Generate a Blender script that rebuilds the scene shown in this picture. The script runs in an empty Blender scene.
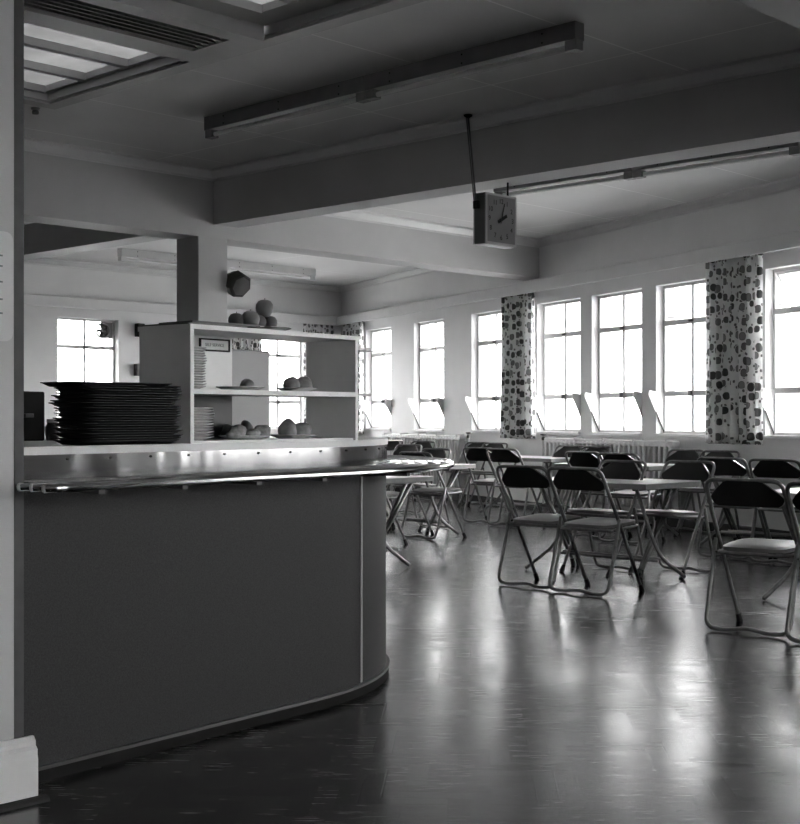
import bpy, bmesh, math, random
from math import sin, cos, pi, radians, hypot, atan2, sqrt
from mathutils import Vector, Matrix, Euler

SC = bpy.context.scene
COL = SC.collection
rnd = random.Random(7)

# ------------------------------------------------------------------ helpers
def link(name, me, mat=None, parent=None, M=None):
    o = bpy.data.objects.new(name, me)
    COL.objects.link(o)
    if mat is not None:
        me.materials.append(mat)
    if parent is not None:
        o.parent = parent
    if M is not None:
        o.matrix_local = M
    return o

def obj(name, bm, mat=None, parent=None, M=None, smooth=None):
    me = bpy.data.meshes.new(name)
    bmesh.ops.recalc_face_normals(bm, faces=bm.faces[:])
    bm.to_mesh(me)
    bm.free()
    if smooth:
        for p in me.polygons:
            p.use_smooth = True
        if smooth is not True:
            try:
                me.set_sharp_from_angle(angle=radians(smooth))
            except Exception:
                pass
    return link(name, me, mat, parent, M)

def tag(o, label=None, cat=None, group=None, kind=None):
    if label: o['label'] = label
    if cat: o['category'] = cat
    if group: o['group'] = group
    if kind: o['kind'] = kind
    return o

def thing(name, label, cat, M, group=None, kind=None):
    o = bpy.data.objects.new(name, None)
    o.empty_display_size = 0.1
    COL.objects.link(o)
    o.matrix_world = M
    return tag(o, label, cat, group, kind)

def frame(x, y, z=0.0, ang=0.0):
    return Matrix.Translation((x, y, z)) @ Matrix.Rotation(ang, 4, 'Z')

def bx(bm, x0, x1, y0, y1, z0, z1, bev=0.0):
    vs = [bm.verts.new(p) for p in ((x0,y0,z0),(x1,y0,z0),(x1,y1,z0),(x0,y1,z0),(x0,y0,z1),(x1,y0,z1),(x1,y1,z1),(x0,y1,z1))]
    fs = [bm.faces.new([vs[i] for i in q]) for q in ((3,2,1,0),(4,5,6,7),(0,1,5,4),(1,2,6,5),(2,3,7,6),(3,0,4,7))]
    if bev > 0:
        es = list({e for f in fs for e in f.edges})
        bmesh.ops.bevel(bm, geom=es, offset=bev, segments=2, affect='EDGES', profile=0.5)
    return bm

def box(x0, x1, y0, y1, z0, z1, bev=0.0):
    return bx(bmesh.new(), x0, x1, y0, y1, z0, z1, bev)

def prism(bm, pts, z0, z1):
    lo = [bm.verts.new((p[0], p[1], z0)) for p in pts]
    hi = [bm.verts.new((p[0], p[1], z1)) for p in pts]
    n = len(pts)
    bm.faces.new(lo[::-1]); bm.faces.new(hi)
    for i in range(n):
        bm.faces.new((lo[i], lo[(i+1) % n], hi[(i+1) % n], hi[i]))
    return bm

def round_path(pts, r, seg=6, closed=False):
    """polyline with rounded corners; r = number or per-corner list"""
    P = [Vector(p) for p in pts]
    n = len(P); out = []
    for i in range(n):
        if not closed and i in (0, n-1):
            out.append(P[i]); continue
        rr = r[i] if isinstance(r, (list, tuple)) else r
        a, b, c = P[i-1], P[i], P[(i+1) % n]
        u = (a-b); v = (c-b)
        d = min(rr, u.length*0.49, v.length*0.49)
        if d < 1e-5:
            out.append(b); continue
        p0 = b + u.normalized()*d; p1 = b + v.normalized()*d
        for k in range(seg+1):
            t = k/seg
            out.append(p0*(1-t)**2 + b*2*t*(1-t) + p1*t*t)
    return out

def tube(bm, pts, r, seg=8, closed=False, cap=True):
    P = [Vector(p) for p in pts]; n = len(P)
    rings = []; up = None
    for i in range(n):
        if closed:
            t = (P[(i+1) % n]-P[i-1])
        else:
            t = P[min(i+1, n-1)]-P[max(i-1, 0)]
        t.normalize()
        if up is None:
            up = Vector((0,0,1)) if abs(t.z) < 0.9 else Vector((1,0,0))
        s = t.cross(up)
        if s.length < 1e-6: s = t.cross(Vector((0,1,0)))
        s.normalize(); up = s.cross(t).normalized()
        rr = r[i] if isinstance(r, (list, tuple)) else r
        rings.append([bm.verts.new(P[i] + (s*cos(2*pi*k/seg) + up*sin(2*pi*k/seg))*rr) for k in range(seg)])
    m = n if closed else n-1
    for i in range(m):
        a, b = rings[i], rings[(i+1) % n]
        for k in range(seg):
            bm.faces.new((a[k], a[(k+1) % seg], b[(k+1) % seg], b[k]))
    if cap and not closed:
        bm.faces.new(rings[0][::-1]); bm.faces.new(rings[-1])
    return bm

def lathe(bm, prof, seg=24, c=(0,0,0)):
    rings = []
    for r, z in prof:
        if r < 1e-6:
            rings.append([bm.verts.new((c[0], c[1], c[2]+z))])
        else:
            rings.append([bm.verts.new((c[0]+r*cos(2*pi*k/seg), c[1]+r*sin(2*pi*k/seg), c[2]+z)) for k in range(seg)])
    for a, b in zip(rings[:-1], rings[1:]):
        for k in range(seg):
            k2 = (k+1) % seg
            if len(a) == 1 and len(b) == 1: continue
            if len(a) == 1: bm.faces.new((a[0], b[k2], b[k]))
            elif len(b) == 1: bm.faces.new((a[k], a[k2], b[0]))
            else: bm.faces.new((a[k], a[k2], b[k2], b[k]))
    return bm

def extrude_profile(bm, p0, p1, out, prof):
    """straight moulding from p0 to p1; profile (o,z): o along unit vector out"""
    p0, p1, out = Vector(p0), Vector(p1), Vector(out)
    A = [bm.verts.new(p0 + out*o + Vector((0,0,z))) for o, z in prof]
    Bv = [bm.verts.new(p1 + out*o + Vector((0,0,z))) for o, z in prof]
    n = len(prof)
    for i in range(n):
        bm.faces.new((A[i], A[(i+1) % n], Bv[(i+1) % n], Bv[i]))
    bm.faces.new(A[::-1]); bm.faces.new(Bv)
    return bm

# ------------------------------------------------------------------ materials
class NT:
    def __init__(s, name):
        s.m = bpy.data.materials.new(name); s.m.use_nodes = True
        s.t = s.m.node_tree; s.n = s.t.nodes; s.l = s.t.links
        s.b = s.n['Principled BSDF']; s.o = s.n['Material Output']
    def add(s, typ, **kw):
        nd = s.n.new(typ)
        for k, v in kw.items(): setattr(nd, k, v)
        return nd
    def put(s, sock, v):
        if hasattr(v, 'is_linked') or isinstance(v, bpy.types.NodeSocket): s.l.new(v, sock)
        else: sock.default_value = v
    def math(s, op, a, b=None, c=None):
        nd = s.add('ShaderNodeMath', operation=op)
        s.put(nd.inputs[0], a)
        if b is not None: s.put(nd.inputs[1], b)
        if c is not None: s.put(nd.inputs[2], c)
        return nd.outputs[0]
    def coord(s, kind='Object'):
        return s.add('ShaderNodeTexCoord').outputs[kind]
    def mapping(s, v, scale=(1,1,1), rot=(0,0,0), loc=(0,0,0)):
        nd = s.add('ShaderNodeMapping'); s.l.new(v, nd.inputs[0])
        nd.inputs['Scale'].default_value = scale; nd.inputs['Rotation'].default_value = rot; nd.inputs['Location'].default_value = loc
        return nd.outputs[0]
    def noise(s, v, scale, detail=4, rough=0.5, out='Fac'):
        nd = s.add('ShaderNodeTexNoise'); s.l.new(v, nd.inputs['Vector'])
        nd.inputs['Scale'].default_value = scale; nd.inputs['Detail'].default_value = detail; nd.inputs['Roughness'].default_value = rough
        return nd.outputs[out]
    def ramp(s, v, stops):
        nd = s.add('ShaderNodeValToRGB'); s.l.new(v, nd.inputs[0])
        e = nd.color_ramp.elements
        while len(e) < len(stops): e.new(0.5)
        for el, (p, c) in zip(e, stops):
            el.position = p; el.color = (c, c, c, 1)
        return nd.outputs[0]
    def rng(s, v, a, b, c, d):
        nd = s.add('ShaderNodeMapRange'); s.l.new(v, nd.inputs[0])
        for i, x in enumerate((a, b, c, d)): nd.inputs[i+1].default_value = x
        return nd.outputs[0]
    def bump(s, h, strength, dist=0.01):
        nd = s.add('ShaderNodeBump'); s.l.new(h, nd.inputs['Height'])
        nd.inputs['Strength'].default_value = strength; nd.inputs['Distance'].default_value = dist
        s.l.new(nd.outputs[0], s.b.inputs['Normal'])
        return nd
    def base(s, v):
        s.put(s.b.inputs['Base Color'], v if not isinstance(v, (int, float)) else (v, v, v, 1))

def paint(name, v, rough=0.55, var=0.06, nscale=3.0, bump=0.05, metal=0.0, bscale=120, spec=0.5):
    T = NT(name)
    c = T.coord()
    n = T.noise(c, nscale, 5)
    T.base(T.ramp(n, [(0.3, v*(1-var)), (0.7, min(1, v*(1+var)))]))
    T.b.inputs['Roughness'].default_value = rough
    T.b.inputs['Metallic'].default_value = metal
    T.b.inputs['Specular IOR Level'].default_value = spec
    if bump: T.bump(T.noise(c, bscale, 2), bump, 0.004)
    return T.m

MAT = {}
MAT['wall'] = paint('wall_paint', 0.74, 0.6, 0.05, 1.5, 0.08, bscale=60)
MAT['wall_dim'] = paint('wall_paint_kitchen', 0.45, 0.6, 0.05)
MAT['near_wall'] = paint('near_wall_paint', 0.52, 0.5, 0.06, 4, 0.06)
MAT['gloss_white'] = paint('gloss_white_paint', 0.72, 0.3, 0.03, 5, 0.0)
MAT['trim'] = paint('cream_trim_paint', 0.66, 0.4, 0.04, 4, 0.0)
MAT['dark_trim'] = paint('dark_timber_trim', 0.07, 0.5, 0.2, 14, 0.05)
MAT['skirt_dark'] = paint('dark_skirting', 0.035, 0.6, 0.2, 6, 0.0, spec=0.2)
MAT['plinth'] = paint('black_plinth', 0.012, 0.75, 0.2, 6, 0.0, spec=0.1)
MAT['beam'] = paint('beam_plaster', 0.50, 0.6, 0.05, 2, 0.08, bscale=70)
MAT['white_metal'] = paint('white_enamel', 0.85, 0.35, 0.03, 5, 0.0)
MAT['sash'] = paint('grey_steel_sash', 0.60, 0.4, 0.06, 6, 0.0)
MAT['radiator'] = paint('radiator_enamel', 0.55, 0.35, 0.05, 8, 0.0)
MAT['tube_steel'] = paint('grey_tubular_steel', 0.20, 0.34, 0.2, 30, 0.02, metal=0.55)
MAT['rubber'] = paint('black_rubber', 0.012, 0.6, 0.1, 20, 0.0)
MAT['seat_vinyl'] = paint('dark_seat_vinyl', 0.10, 0.36, 0.2, 12, 0.05, bscale=200, spec=1.0)
MAT['seat_vinyl'].node_tree.nodes['Principled BSDF'].inputs['IOR'].default_value = 1.8
MAT['vinyl'] = paint('black_vinyl', 0.018, 0.30, 0.2, 12, 0.10, bscale=260)
MAT['table_edge'] = paint('table_edge_band', 0.40, 0.4, 0.1, 12, 0.0)
MAT['table_top'] = paint('pale_laminate_top', 0.88, 0.28, 0.05, 6, 0.0, spec=0.9)
MAT['board'] = paint('pale_counter_board', 0.62, 0.35, 0.06, 9, 0.0)
MAT['shelf'] = paint('white_shelf_paint', 0.68, 0.4, 0.04, 7, 0.02)
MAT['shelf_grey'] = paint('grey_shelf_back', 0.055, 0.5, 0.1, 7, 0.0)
MAT['fridge'] = paint('grey_cabinet_enamel', 0.34, 0.4, 0.04, 4, 0.0)
MAT['black'] = paint('black_enamel', 0.012, 0.6, 0.15, 9, 0.0, spec=0.25)
MAT['dark_grey'] = paint('dark_grey_enamel', 0.06, 0.45, 0.15, 9, 0.0)
MAT['tray'] = paint('dark_fibre_tray', 0.012, 0.6, 0.35, 10, 0.05, spec=0.25)
MAT['china'] = paint('white_china', 0.72, 0.15, 0.02, 6, 0.0)
MAT['fruit'] = paint('fruit_skin', 0.17, 0.45, 0.35, 14, 0.10, bscale=160)
MAT['fruit_b'] = paint('fruit_skin_darker', 0.09, 0.45, 0.35, 16, 0.10, bscale=160)
MAT['bun'] = paint('baked_bun_crust', 0.22, 0.5, 0.5, 22, 0.10, bscale=120)
MAT['pastry'] = paint('pastry_filling', 0.26, 0.6, 0.6, 30, 0.2, bscale=90)
MAT['fitting'] = paint('light_fitting_enamel', 0.22, 0.4, 0.08, 7, 0.0)
MAT['fitting_pale'] = paint('pale_fitting_enamel', 0.62, 0.4, 0.05, 7, 0.0)
MAT['lamp_glass'] = paint('unlit_lamp_tube', 0.72, 0.10, 0.02, 4, 0.0)
MAT['clock_face'] = paint('clock_dial', 0.30, 0.35, 0.05, 8, 0.0)
MAT['clock_case'] = paint('clock_case_paint', 0.16, 0.4, 0.08, 8, 0.0)
MAT['clock_rim'] = paint('clock_pale_rim', 0.62, 0.35, 0.04, 8, 0.0)
MAT['paper'] = paint('pale_paper', 0.66, 0.7, 0.05, 9, 0.0)
MAT['ink'] = paint('faded_ink', 0.22, 0.7, 0.1, 9, 0.0)
MAT['ground'] = paint('outdoor_ground', 0.35, 0.8, 0.15, 0.2, 0.0)
MAT['facade'] = paint('pale_outdoor_facade', 0.40, 0.8, 0.08, 0.4, 0.0)
MAT['vent'] = paint('vent_enamel', 0.46, 0.45, 0.05, 8, 0.0)
MAT['void'] = paint('vent_duct_black', 0.01, 0.8, 0.1, 8, 0.0)

# ceiling boards with thin joint lines
def ceiling_mat():
    T = NT('ceiling_board'); c = T.coord()
    br = T.add('ShaderNodeTexBrick'); T.l.new(c, br.inputs['Vector'])
    br.offset = 0.0
    br.inputs['Scale'].default_value = 1.0
    br.inputs['Mortar Size'].default_value = 0.009
    br.inputs['Mortar Smooth'].default_value = 0.4
    br.inputs['Brick Width'].default_value = 2.4; br.inputs['Row Height'].default_value = 1.2
    br.inputs['Color1'].default_value = (.74,.74,.74,1); br.inputs['Color2'].default_value = (.74,.74,.74,1)
    br.inputs['Mortar'].default_value = (.97,.97,.97,1)
    n = T.noise(c, 1.2, 5)
    mx = T.add('ShaderNodeMix', data_type='RGBA', blend_type='MULTIPLY'); mx.inputs[0].default_value = 1
    T.l.new(br.outputs['Color'], mx.inputs[6]); T.l.new(T.ramp(n, [(0.3, .92), (0.7, 1.0)]), mx.inputs[7])
    T.base(mx.outputs[2]); T.b.inputs['Roughness'].default_value = 0.6
    T.bump(T.noise(c, 90, 2), 0.06, 0.004)
    return T.m
MAT['ceiling'] = ceiling_mat()

# herringbone parquet: blocks w x n*w, worn polish
def floor_mat(w=0.065, n=4):
    T = NT('herringbone_parquet'); c = T.coord()
    m = T.mapping(c, (1/w, 1/w, 1), (0, 0, radians(3)))
    sep = T.add('ShaderNodeSeparateXYZ'); T.l.new(m, sep.inputs[0])
    x, y = sep.outputs[0], sep.outputs[1]
    M = T.math
    i = M('FLOOR', x); j = M('FLOOR', y); fx = M('FRACT', x); fy = M('FRACT', y)
    def pmod(a, q): return M('SUBTRACT', a, M('MULTIPLY', M('FLOOR', M('DIVIDE', a, q)), q))
    k = M('SUBTRACT', i, j)
    km = pmod(k, 2.0*n)
    hor = M('LESS_THAN', km, n-0.5)
    blk = M('FLOOR', M('DIVIDE', k, 2.0*n))
    # distance to the block edge
    lx = pmod(M('SUBTRACT', x, j), 2.0*n)                   # along a horizontal block, 0..n
    ly = pmod(M('SUBTRACT', y, M('ADD', i, 1.0)), 2.0*n)    # along a vertical block
    def edge(across, along, L):
        a = M('MINIMUM', across, M('SUBTRACT', 1.0, across))
        al = M('MINIMUM', along, M('SUBTRACT', L, along))
        return M('MINIMUM', a, M('ABSOLUTE', al))
    eh = edge(fy, lx, float(n)); ev = edge(fx, pmod(ly, float(n)), float(n))
    mixf = lambda a, b: M('ADD', M('MULTIPLY', a, hor), M('MULTIPLY', b, M('SUBTRACT', 1.0, hor)))
    e = mixf(eh, ev)
    idx = mixf(j, M('ADD', i, 517.0))
    cmb = T.add('ShaderNodeCombineXYZ'); T.l.new(idx, cmb.inputs[0]); T.l.new(blk, cmb.inputs[1]); T.l.new(hor, cmb.inputs[2])
    wn = T.add('ShaderNodeTexWhiteNoise'); T.l.new(cmb.outputs[0], wn.inputs['Vector'])
    v = wn.outputs['Value']
    grain_h = T.noise(T.mapping(c, (6, 90, 1)), 1.0, 4); grain_v = T.noise(T.mapping(c, (90, 6, 1)), 1.0, 4)
    g = mixf(grain_h, grain_v)
    wear = T.noise(c, 0.55, 5, 0.6)
    col = M('MULTIPLY_ADD', v, 0.024, 0.008)
    col = M('MULTIPLY', col, M('MULTIPLY_ADD', g, 0.8, 0.6))
    gap = T.rng(e, 0.0, 0.035, 0.35, 1.0)
    col = M('MULTIPLY', col, gap)
    cc = T.add('ShaderNodeCombineColor')
    for q in range(3): T.l.new(col, cc.inputs[q])
    T.base(cc.outputs[0])
    scratch = T.noise(T.mapping(c, (3, 40, 1), (0, 0, radians(35))), 2.0, 6, 0.65)
    ro = M('MULTIPLY_ADD', wear, 0.16, 0.14)
    ro = M('ADD', ro, M('MULTIPLY', M('SUBTRACT', v, 0.5), 0.07))
    ro = M('ADD', ro, M('MULTIPLY', T.rng(scratch, 0.55, 0.75, 0.0, 1.0), 0.12))
    T.l.new(ro, T.b.inputs['Roughness'])
    h = M('ADD', M('MULTIPLY', T.noise(c, 9, 3), 0.5), M('MULTIPLY', T.rng(e, 0.0, 0.06, 0.0, 1.0), 0.10))
    h = M('ADD', h, M('MULTIPLY', scratch, 0.10)); h = M('ADD', h, M('MULTIPLY', v, 0.08))
    T.bump(h, 0.20, 0.006)
    T.b.inputs['Specular IOR Level'].default_value = 0.95
    return T.m
MAT['floor'] = floor_mat()

def counter_mat():
    T = NT('speckled_dark_laminate'); c = T.coord()
    n = T.noise(c, 240, 2, 0.6)
    T.base(T.ramp(n, [(0.3, 0.024), (0.72, 0.052)]))
    T.b.inputs['Roughness'].default_value = 0.6; T.b.inputs['Specular IOR Level'].default_value = 0.2
    T.bump(n, 0.05, 0.002)
    return T.m
MAT['laminate'] = counter_mat()

def steel_mat():
    T = NT('brushed_steel_sheet'); c = T.coord()
    n = T.noise(T.mapping(c, (4, 4, 300)), 1.0, 3)
    T.base(T.ramp(T.noise(c, 3, 4), [(0.3, 0.42), (0.7, 0.58)]))
    T.b.inputs['Metallic'].default_value = 1.0
    T.put(T.b.inputs['Roughness'], T.math('MULTIPLY_ADD', n, 0.06, 0.10))
    T.bump(T.noise(T.mapping(c, (5, 5, 1)), 1.2, 2), 0.25, 0.03)
    return T.m
MAT['steel'] = steel_mat()
MAT['chrome'] = paint('polished_rail_steel', 0.62, 0.12, 0.05, 8, 0.0, metal=1.0)

def curtain_mat():
    T = NT('printed_curtain_cotton')
    uv = T.add('ShaderNodeTexCoord').outputs['UV']
    wob = T.add('ShaderNodeVectorMath', operation='MULTIPLY_ADD')
    T.l.new(T.noise(uv, 14, 2, 0.5, 'Color'), wob.inputs[0]); wob.inputs[1].default_value = (.02,.02,0); T.l.new(uv, wob.inputs[2])
    M = T.math
    def vor(scale, sx, sy, rand, loc=(0,0,0)):
        vd = T.add('ShaderNodeTexVoronoi', voronoi_dimensions='2D', distance='MINKOWSKI')
        T.l.new(T.mapping(wob.outputs[0], (sx, sy, 1), loc=loc), vd.inputs['Vector'])
        vd.inputs['Scale'].default_value = scale; vd.inputs['Randomness'].default_value = rand
        vd.inputs['Exponent'].default_value = 2.6
        return vd
    A = vor(1.0, 1/0.098, 1/0.118, 0.6)
    d = A.outputs['Distance']
    sepc = T.add('ShaderNodeSeparateColor'); T.l.new(A.outputs['Color'], sepc.inputs[0])
    shade = M('MULTIPLY_ADD', T.math('SNAP', sepc.outputs[0], 0.34), 0.32, 0.12)
    size = M('MULTIPLY_ADD', sepc.outputs[1], 0.08, 0.255)
    inside = M('LESS_THAN', d, size)
    rim = M('MULTIPLY', inside, M('GREATER_THAN', d, M('SUBTRACT', size, 0.05)))
    Bv = vor(1.0, 1/0.062, 1/0.075, 0.9, (3.3, 1.7, 0))
    dots = M('MULTIPLY', M('LESS_THAN', Bv.outputs['Distance'], 0.17), M('GREATER_THAN', d, M('ADD', size, 0.06)))
    val = M('ADD', M('MULTIPLY', inside, shade), M('MULTIPLY', M('SUBTRACT', 1.0, inside), 0.92))
    val = M('MULTIPLY', val, M('SUBTRACT', 1.0, M('MULTIPLY', rim, 0.45)))
    val = M('MULTIPLY', val, M('SUBTRACT', 1.0, M('MULTIPLY', dots, 0.8)))
    cc = T.add('ShaderNodeCombineColor')
    for q in range(3): T.l.new(val, cc.inputs[q])
    T.base(cc.outputs[0])
    T.b.inputs['Roughness'].default_value = 0.8
    tr = T.add('ShaderNodeBsdfTranslucent'); T.l.new(cc.outputs[0], tr.inputs[0])
    mx = T.add('ShaderNodeMixShader'); mx.inputs[0].default_value = 0.36
    T.l.new(T.b.outputs[0], mx.inputs[1]); T.l.new(tr.outputs[0], mx.inputs[2])
    T.l.new(mx.outputs[0], T.o.inputs[0])
    return T.m
MAT['curtain'] = curtain_mat()

def pane_mat():
    T = NT('clear_window_glass')
    tr = T.add('ShaderNodeBsdfTransparent'); tr.inputs[0].default_value = (.95,.95,.95,1)
    gl = T.add('ShaderNodeBsdfGlossy'); gl.inputs['Roughness'].default_value = 0.02
    fr = T.add('ShaderNodeFresnel'); fr.inputs[0].default_value = 1.45
    n = T.noise(T.coord(), 3, 1)
    f = T.math('MULTIPLY', fr.outputs[0], T.math('MULTIPLY_ADD', n, 0.2, 0.7))
    mx = T.add('ShaderNodeMixShader'); T.l.new(f, mx.inputs[0])
    T.l.new(tr.outputs[0], mx.inputs[1]); T.l.new(gl.outputs[0], mx.inputs[2]); T.l.new(mx.outputs[0], T.o.inputs[0])
    return T.m
MAT['pane'] = pane_mat()

def roof_glass_mat():
    T = NT('dirty_obscured_roof_glass'); c = T.coord()
    n = T.noise(c, 2.2, 6, 0.6)
    tr = T.add('ShaderNodeBsdfTranslucent'); T.l.new(T.ramp(n, [(0.3, 0.13), (0.75, 0.19)]), tr.inputs[0])
    T.b.inputs['Roughness'].default_value = 0.3; T.base(T.ramp(n, [(0.3, 0.2), (0.7, 0.3)]))
    mx = T.add('ShaderNodeMixShader'); mx.inputs[0].default_value = 0.7
    T.l.new(T.b.outputs[0], mx.inputs[1]); T.l.new(tr.outputs[0], mx.inputs[2]); T.l.new(mx.outputs[0], T.o.inputs[0])
    return T.m
MAT['roof_glass'] = roof_glass_mat()

def acrylic_mat():
    T = NT('clear_acrylic')
    tr = T.add('ShaderNodeBsdfTransparent'); tr.inputs[0].default_value = (.97,.97,.97,1)
    n = T.noise(T.coord(), 6, 2)
    T.base(0.75); T.put(T.b.inputs['Roughness'], T.math('MULTIPLY_ADD', n, 0.1, 0.05))
    mx = T.add('ShaderNodeMixShader'); mx.inputs[0].default_value = 0.6
    T.l.new(tr.outputs[0], mx.inputs[1]); T.l.new(T.b.outputs[0], mx.inputs[2]); T.l.new(mx.outputs[0], T.o.inputs[0])
    return T.m
MAT['acrylic'] = acrylic_mat()

# ------------------------------------------------------------------ frames of the building
# main grid: local x = B (away to the right), local y = A (away to the left)
AB = 46.3
Bv = Vector((cos(radians(AB)), sin(radians(AB)), 0)); Av = Vector((-sin(radians(AB)), cos(radians(AB)), 0))
def ab(b, a, z=0.0):
    return Bv*b + Av*a + Vector((0, 0, z))
MAB = Matrix.Rotation(radians(AB), 4, 'Z')
WANG = radians(90+24.27)
MW = frame(9.0, 0, 0, WANG)                       # window wall: x runs away along it, y points into the room
wdir = Vector((cos(WANG), sin(WANG), 0)); win = Vector((-sin(WANG), cos(WANG), 0))
def wp(s, y=0.0, z=0.0): return Vector((9, 0, 0)) + wdir*s + win*y + Vector((0,0,z))
S_END = 24.271
CORNER = wp(S_END)
A_END, B_END = CORNER.dot(Av), CORNER.dot(Bv)
ME = Matrix.Translation(CORNER) @ Matrix.Rotation(radians(AB+180), 4, 'Z')   # end wall: x runs left from the corner, y into the room
def ep(s, y=0.0, z=0.0): return CORNER - Bv*s - Av*y + Vector((0,0,z))
def wall_s(b=None, a=None):
    """window-wall parameter where it meets line b=const or a=const"""
    o = Vector((9,0,0))
    if a is not None: return (a - o.dot(Av))/wdir.dot(Av)
    return (b - o.dot(Bv))/wdir.dot(Bv)
CEIL_HI, CEIL_LO = 3.44, 3.27
A_BACK, B_LEFT = -4.0, -3.0
S_BACK = wall_s(a=A_BACK)

# ------------------------------------------------------------------ setting
def struct(name, bm, mat, label, M=None, parent=None, smooth=None):
    o = obj(name, bm, mat, parent, M, smooth)
    if parent is None: tag(o, label, None, None, 'structure')
    return o

pl = [ab(B_LEFT-.2, A_BACK-.2), wp(S_BACK-.3, -.25), wp(S_END+.2, -.25), ab(B_LEFT-.2, A_END+.25)]
struct('floor', prism(bmesh.new(), pl, -0.12, 0.0), MAT['floor'], 'polished herringbone parquet floor reflecting the windows')

# window wall with openings
WC = [22.71, 20.91, 19.08, 17.345, 16.12, 14.875, 13.14, 7.38, 6.26]
WW, WZ0, WZ1, WT = 0.985, 0.945, 2.495, 0.24
def wall_with_openings(x0, x1, centres, w, z0, z1, top, thick):
    bm = bmesh.new()
    xs = sorted(centres)
    e = x0
    for c in xs:
        bx(bm, e, c-w/2, -thick, 0, 0, top); e = c+w/2
        bx(bm, c-w/2, c+w/2, -thick, 0, 0, z0); bx(bm, c-w/2, c+w/2, -thick, 0, z1, top)
    bx(bm, e, x1, -thick, 0, 0, top)
    return bm
struct('wall_right', wall_with_openings(S_BACK-.3, S_END+.12, WC, WW, WZ0, WZ1, 3.7, WT), MAT['wall'], 'pale wall with a row of tall windows', MW)
EC = [1.30, 4.86]
struct('wall_far', wall_with_openings(-.12, B_END-B_LEFT, EC, WW, WZ0, WZ1, 3.7, WT), MAT['wall'], 'pale far wall behind the serving counter', ME)
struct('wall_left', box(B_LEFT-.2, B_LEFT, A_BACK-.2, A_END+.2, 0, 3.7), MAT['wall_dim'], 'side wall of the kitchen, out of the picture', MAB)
MB = Matrix.Translation(ab(0, A_BACK)) @ Matrix.Rotation(radians(AB), 4, 'Z')     # back wall: x along B, y into the room
BC = [0.9, 2.6]
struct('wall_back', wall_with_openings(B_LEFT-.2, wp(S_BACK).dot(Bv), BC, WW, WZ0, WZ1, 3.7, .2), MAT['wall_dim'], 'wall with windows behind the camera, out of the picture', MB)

# near wall end at the left, with skirting and dark corner strip
NB, NA = 2.050, 3.47
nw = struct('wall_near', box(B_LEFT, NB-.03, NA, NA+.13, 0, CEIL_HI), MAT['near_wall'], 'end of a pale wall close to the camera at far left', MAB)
struct('corner_strip', box(NB-.031, NB, NA-.002, NA+.132, 0.0, CEIL_HI), MAT['dark_trim'], None, None, nw)
skp = [(0,0),(.033,0),(.033,.12),(.03,.135),(.03,.15),(.02,.16),(.02,.172),(.010,.185),(0,.185)]
bm = bmesh.new()
extrude_profile(bm, ab(B_LEFT, NA), ab(NB+.028, NA), -Av, skp)
bx_pts = [ab(NB, NA+.13), ab(NB+.028, NA+.13), ab(NB+.028, NA-.0), ab(NB, NA-.0)]
prism(bm, bx_pts, 0, .16)
struct('baseboard_near', bm, MAT['gloss_white'], 'tall moulded white baseboard on the near wall end')
bm = bmesh.new()
extrude_profile(bm, ab(B_LEFT, NA-.036), ab(NB+.05, NA-.036), -Av, [(0,0),(.026,0),(.024,.008),(.014,.015),(0,.016)])
struct('trim_1', bm, MAT['skirt_dark'], 'dark floor bead below the white baseboard')
# skirting along the window wall and far wall
bm = bmesh.new(); extrude_profile(bm, wp(S_BACK), wp(S_END), win, [(0,0),(.02,0),(.02,.07),(.012,.085),(0,.085)])
struct('baseboard_right', bm, MAT['skirt_dark'], 'low dark skirting along the window wall')
bm = bmesh.new(); extrude_profile(bm, ep(0), ep(B_END-B_LEFT), -Av, [(0,0),(.02,0),(.02,.07),(.012,.085),(0,.085)])
struct('baseboard_far', bm, MAT['skirt_dark'], 'low dark skirting along the far wall')

# ceilings (high bay over the counter, lower bays beyond the beams)
A1, A2 = 7.90, 8.20          # beam running along A, b-range
B1, B2 = 9.99, 10.34         # beam running along B, a-range
N1, N2 = 2.43, 2.78
Z_A, Z_B = 2.933, 2.81
SK = (2.6, 5.33, 4.1, 8.65)  # rooflight b0,b1,a0,a1
bm = bmesh.new()
for r in ((B_LEFT-.2, SK[0], A_BACK-.2, B2-.1), (SK[1], A2-.05, A_BACK-.2, B2-.1), (SK[0], SK[1], A_BACK-.2, SK[2]), (SK[0], SK[1], SK[3], B2-.1)):
    bx(bm, r[0], r[1], r[2], r[3], CEIL_HI, CEIL_HI+.26)
cl = struct('ceiling', bm, MAT['ceiling'], 'painted board ceiling, higher bay above the counter', MAB)
bm = bmesh.new()
lowpts = [wp(wall_s(b=A2-.05), -.27), wp(S_END+.2, -.27), ab(B_LEFT-.2, A_END+.27), ab(B_LEFT-.2, B2-.1), ab(A2-.05, B2-.1)]
lb = bmesh.new(); prism(lb, [MAB.inverted() @ p for p in lowpts], CEIL_LO, CEIL_LO+.43)
tag(obj('ceiling_lower', lb, MAT['ceiling'], None, MAB), 'lower painted ceiling over the tables and far bay', None, None, 'structure')

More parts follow.
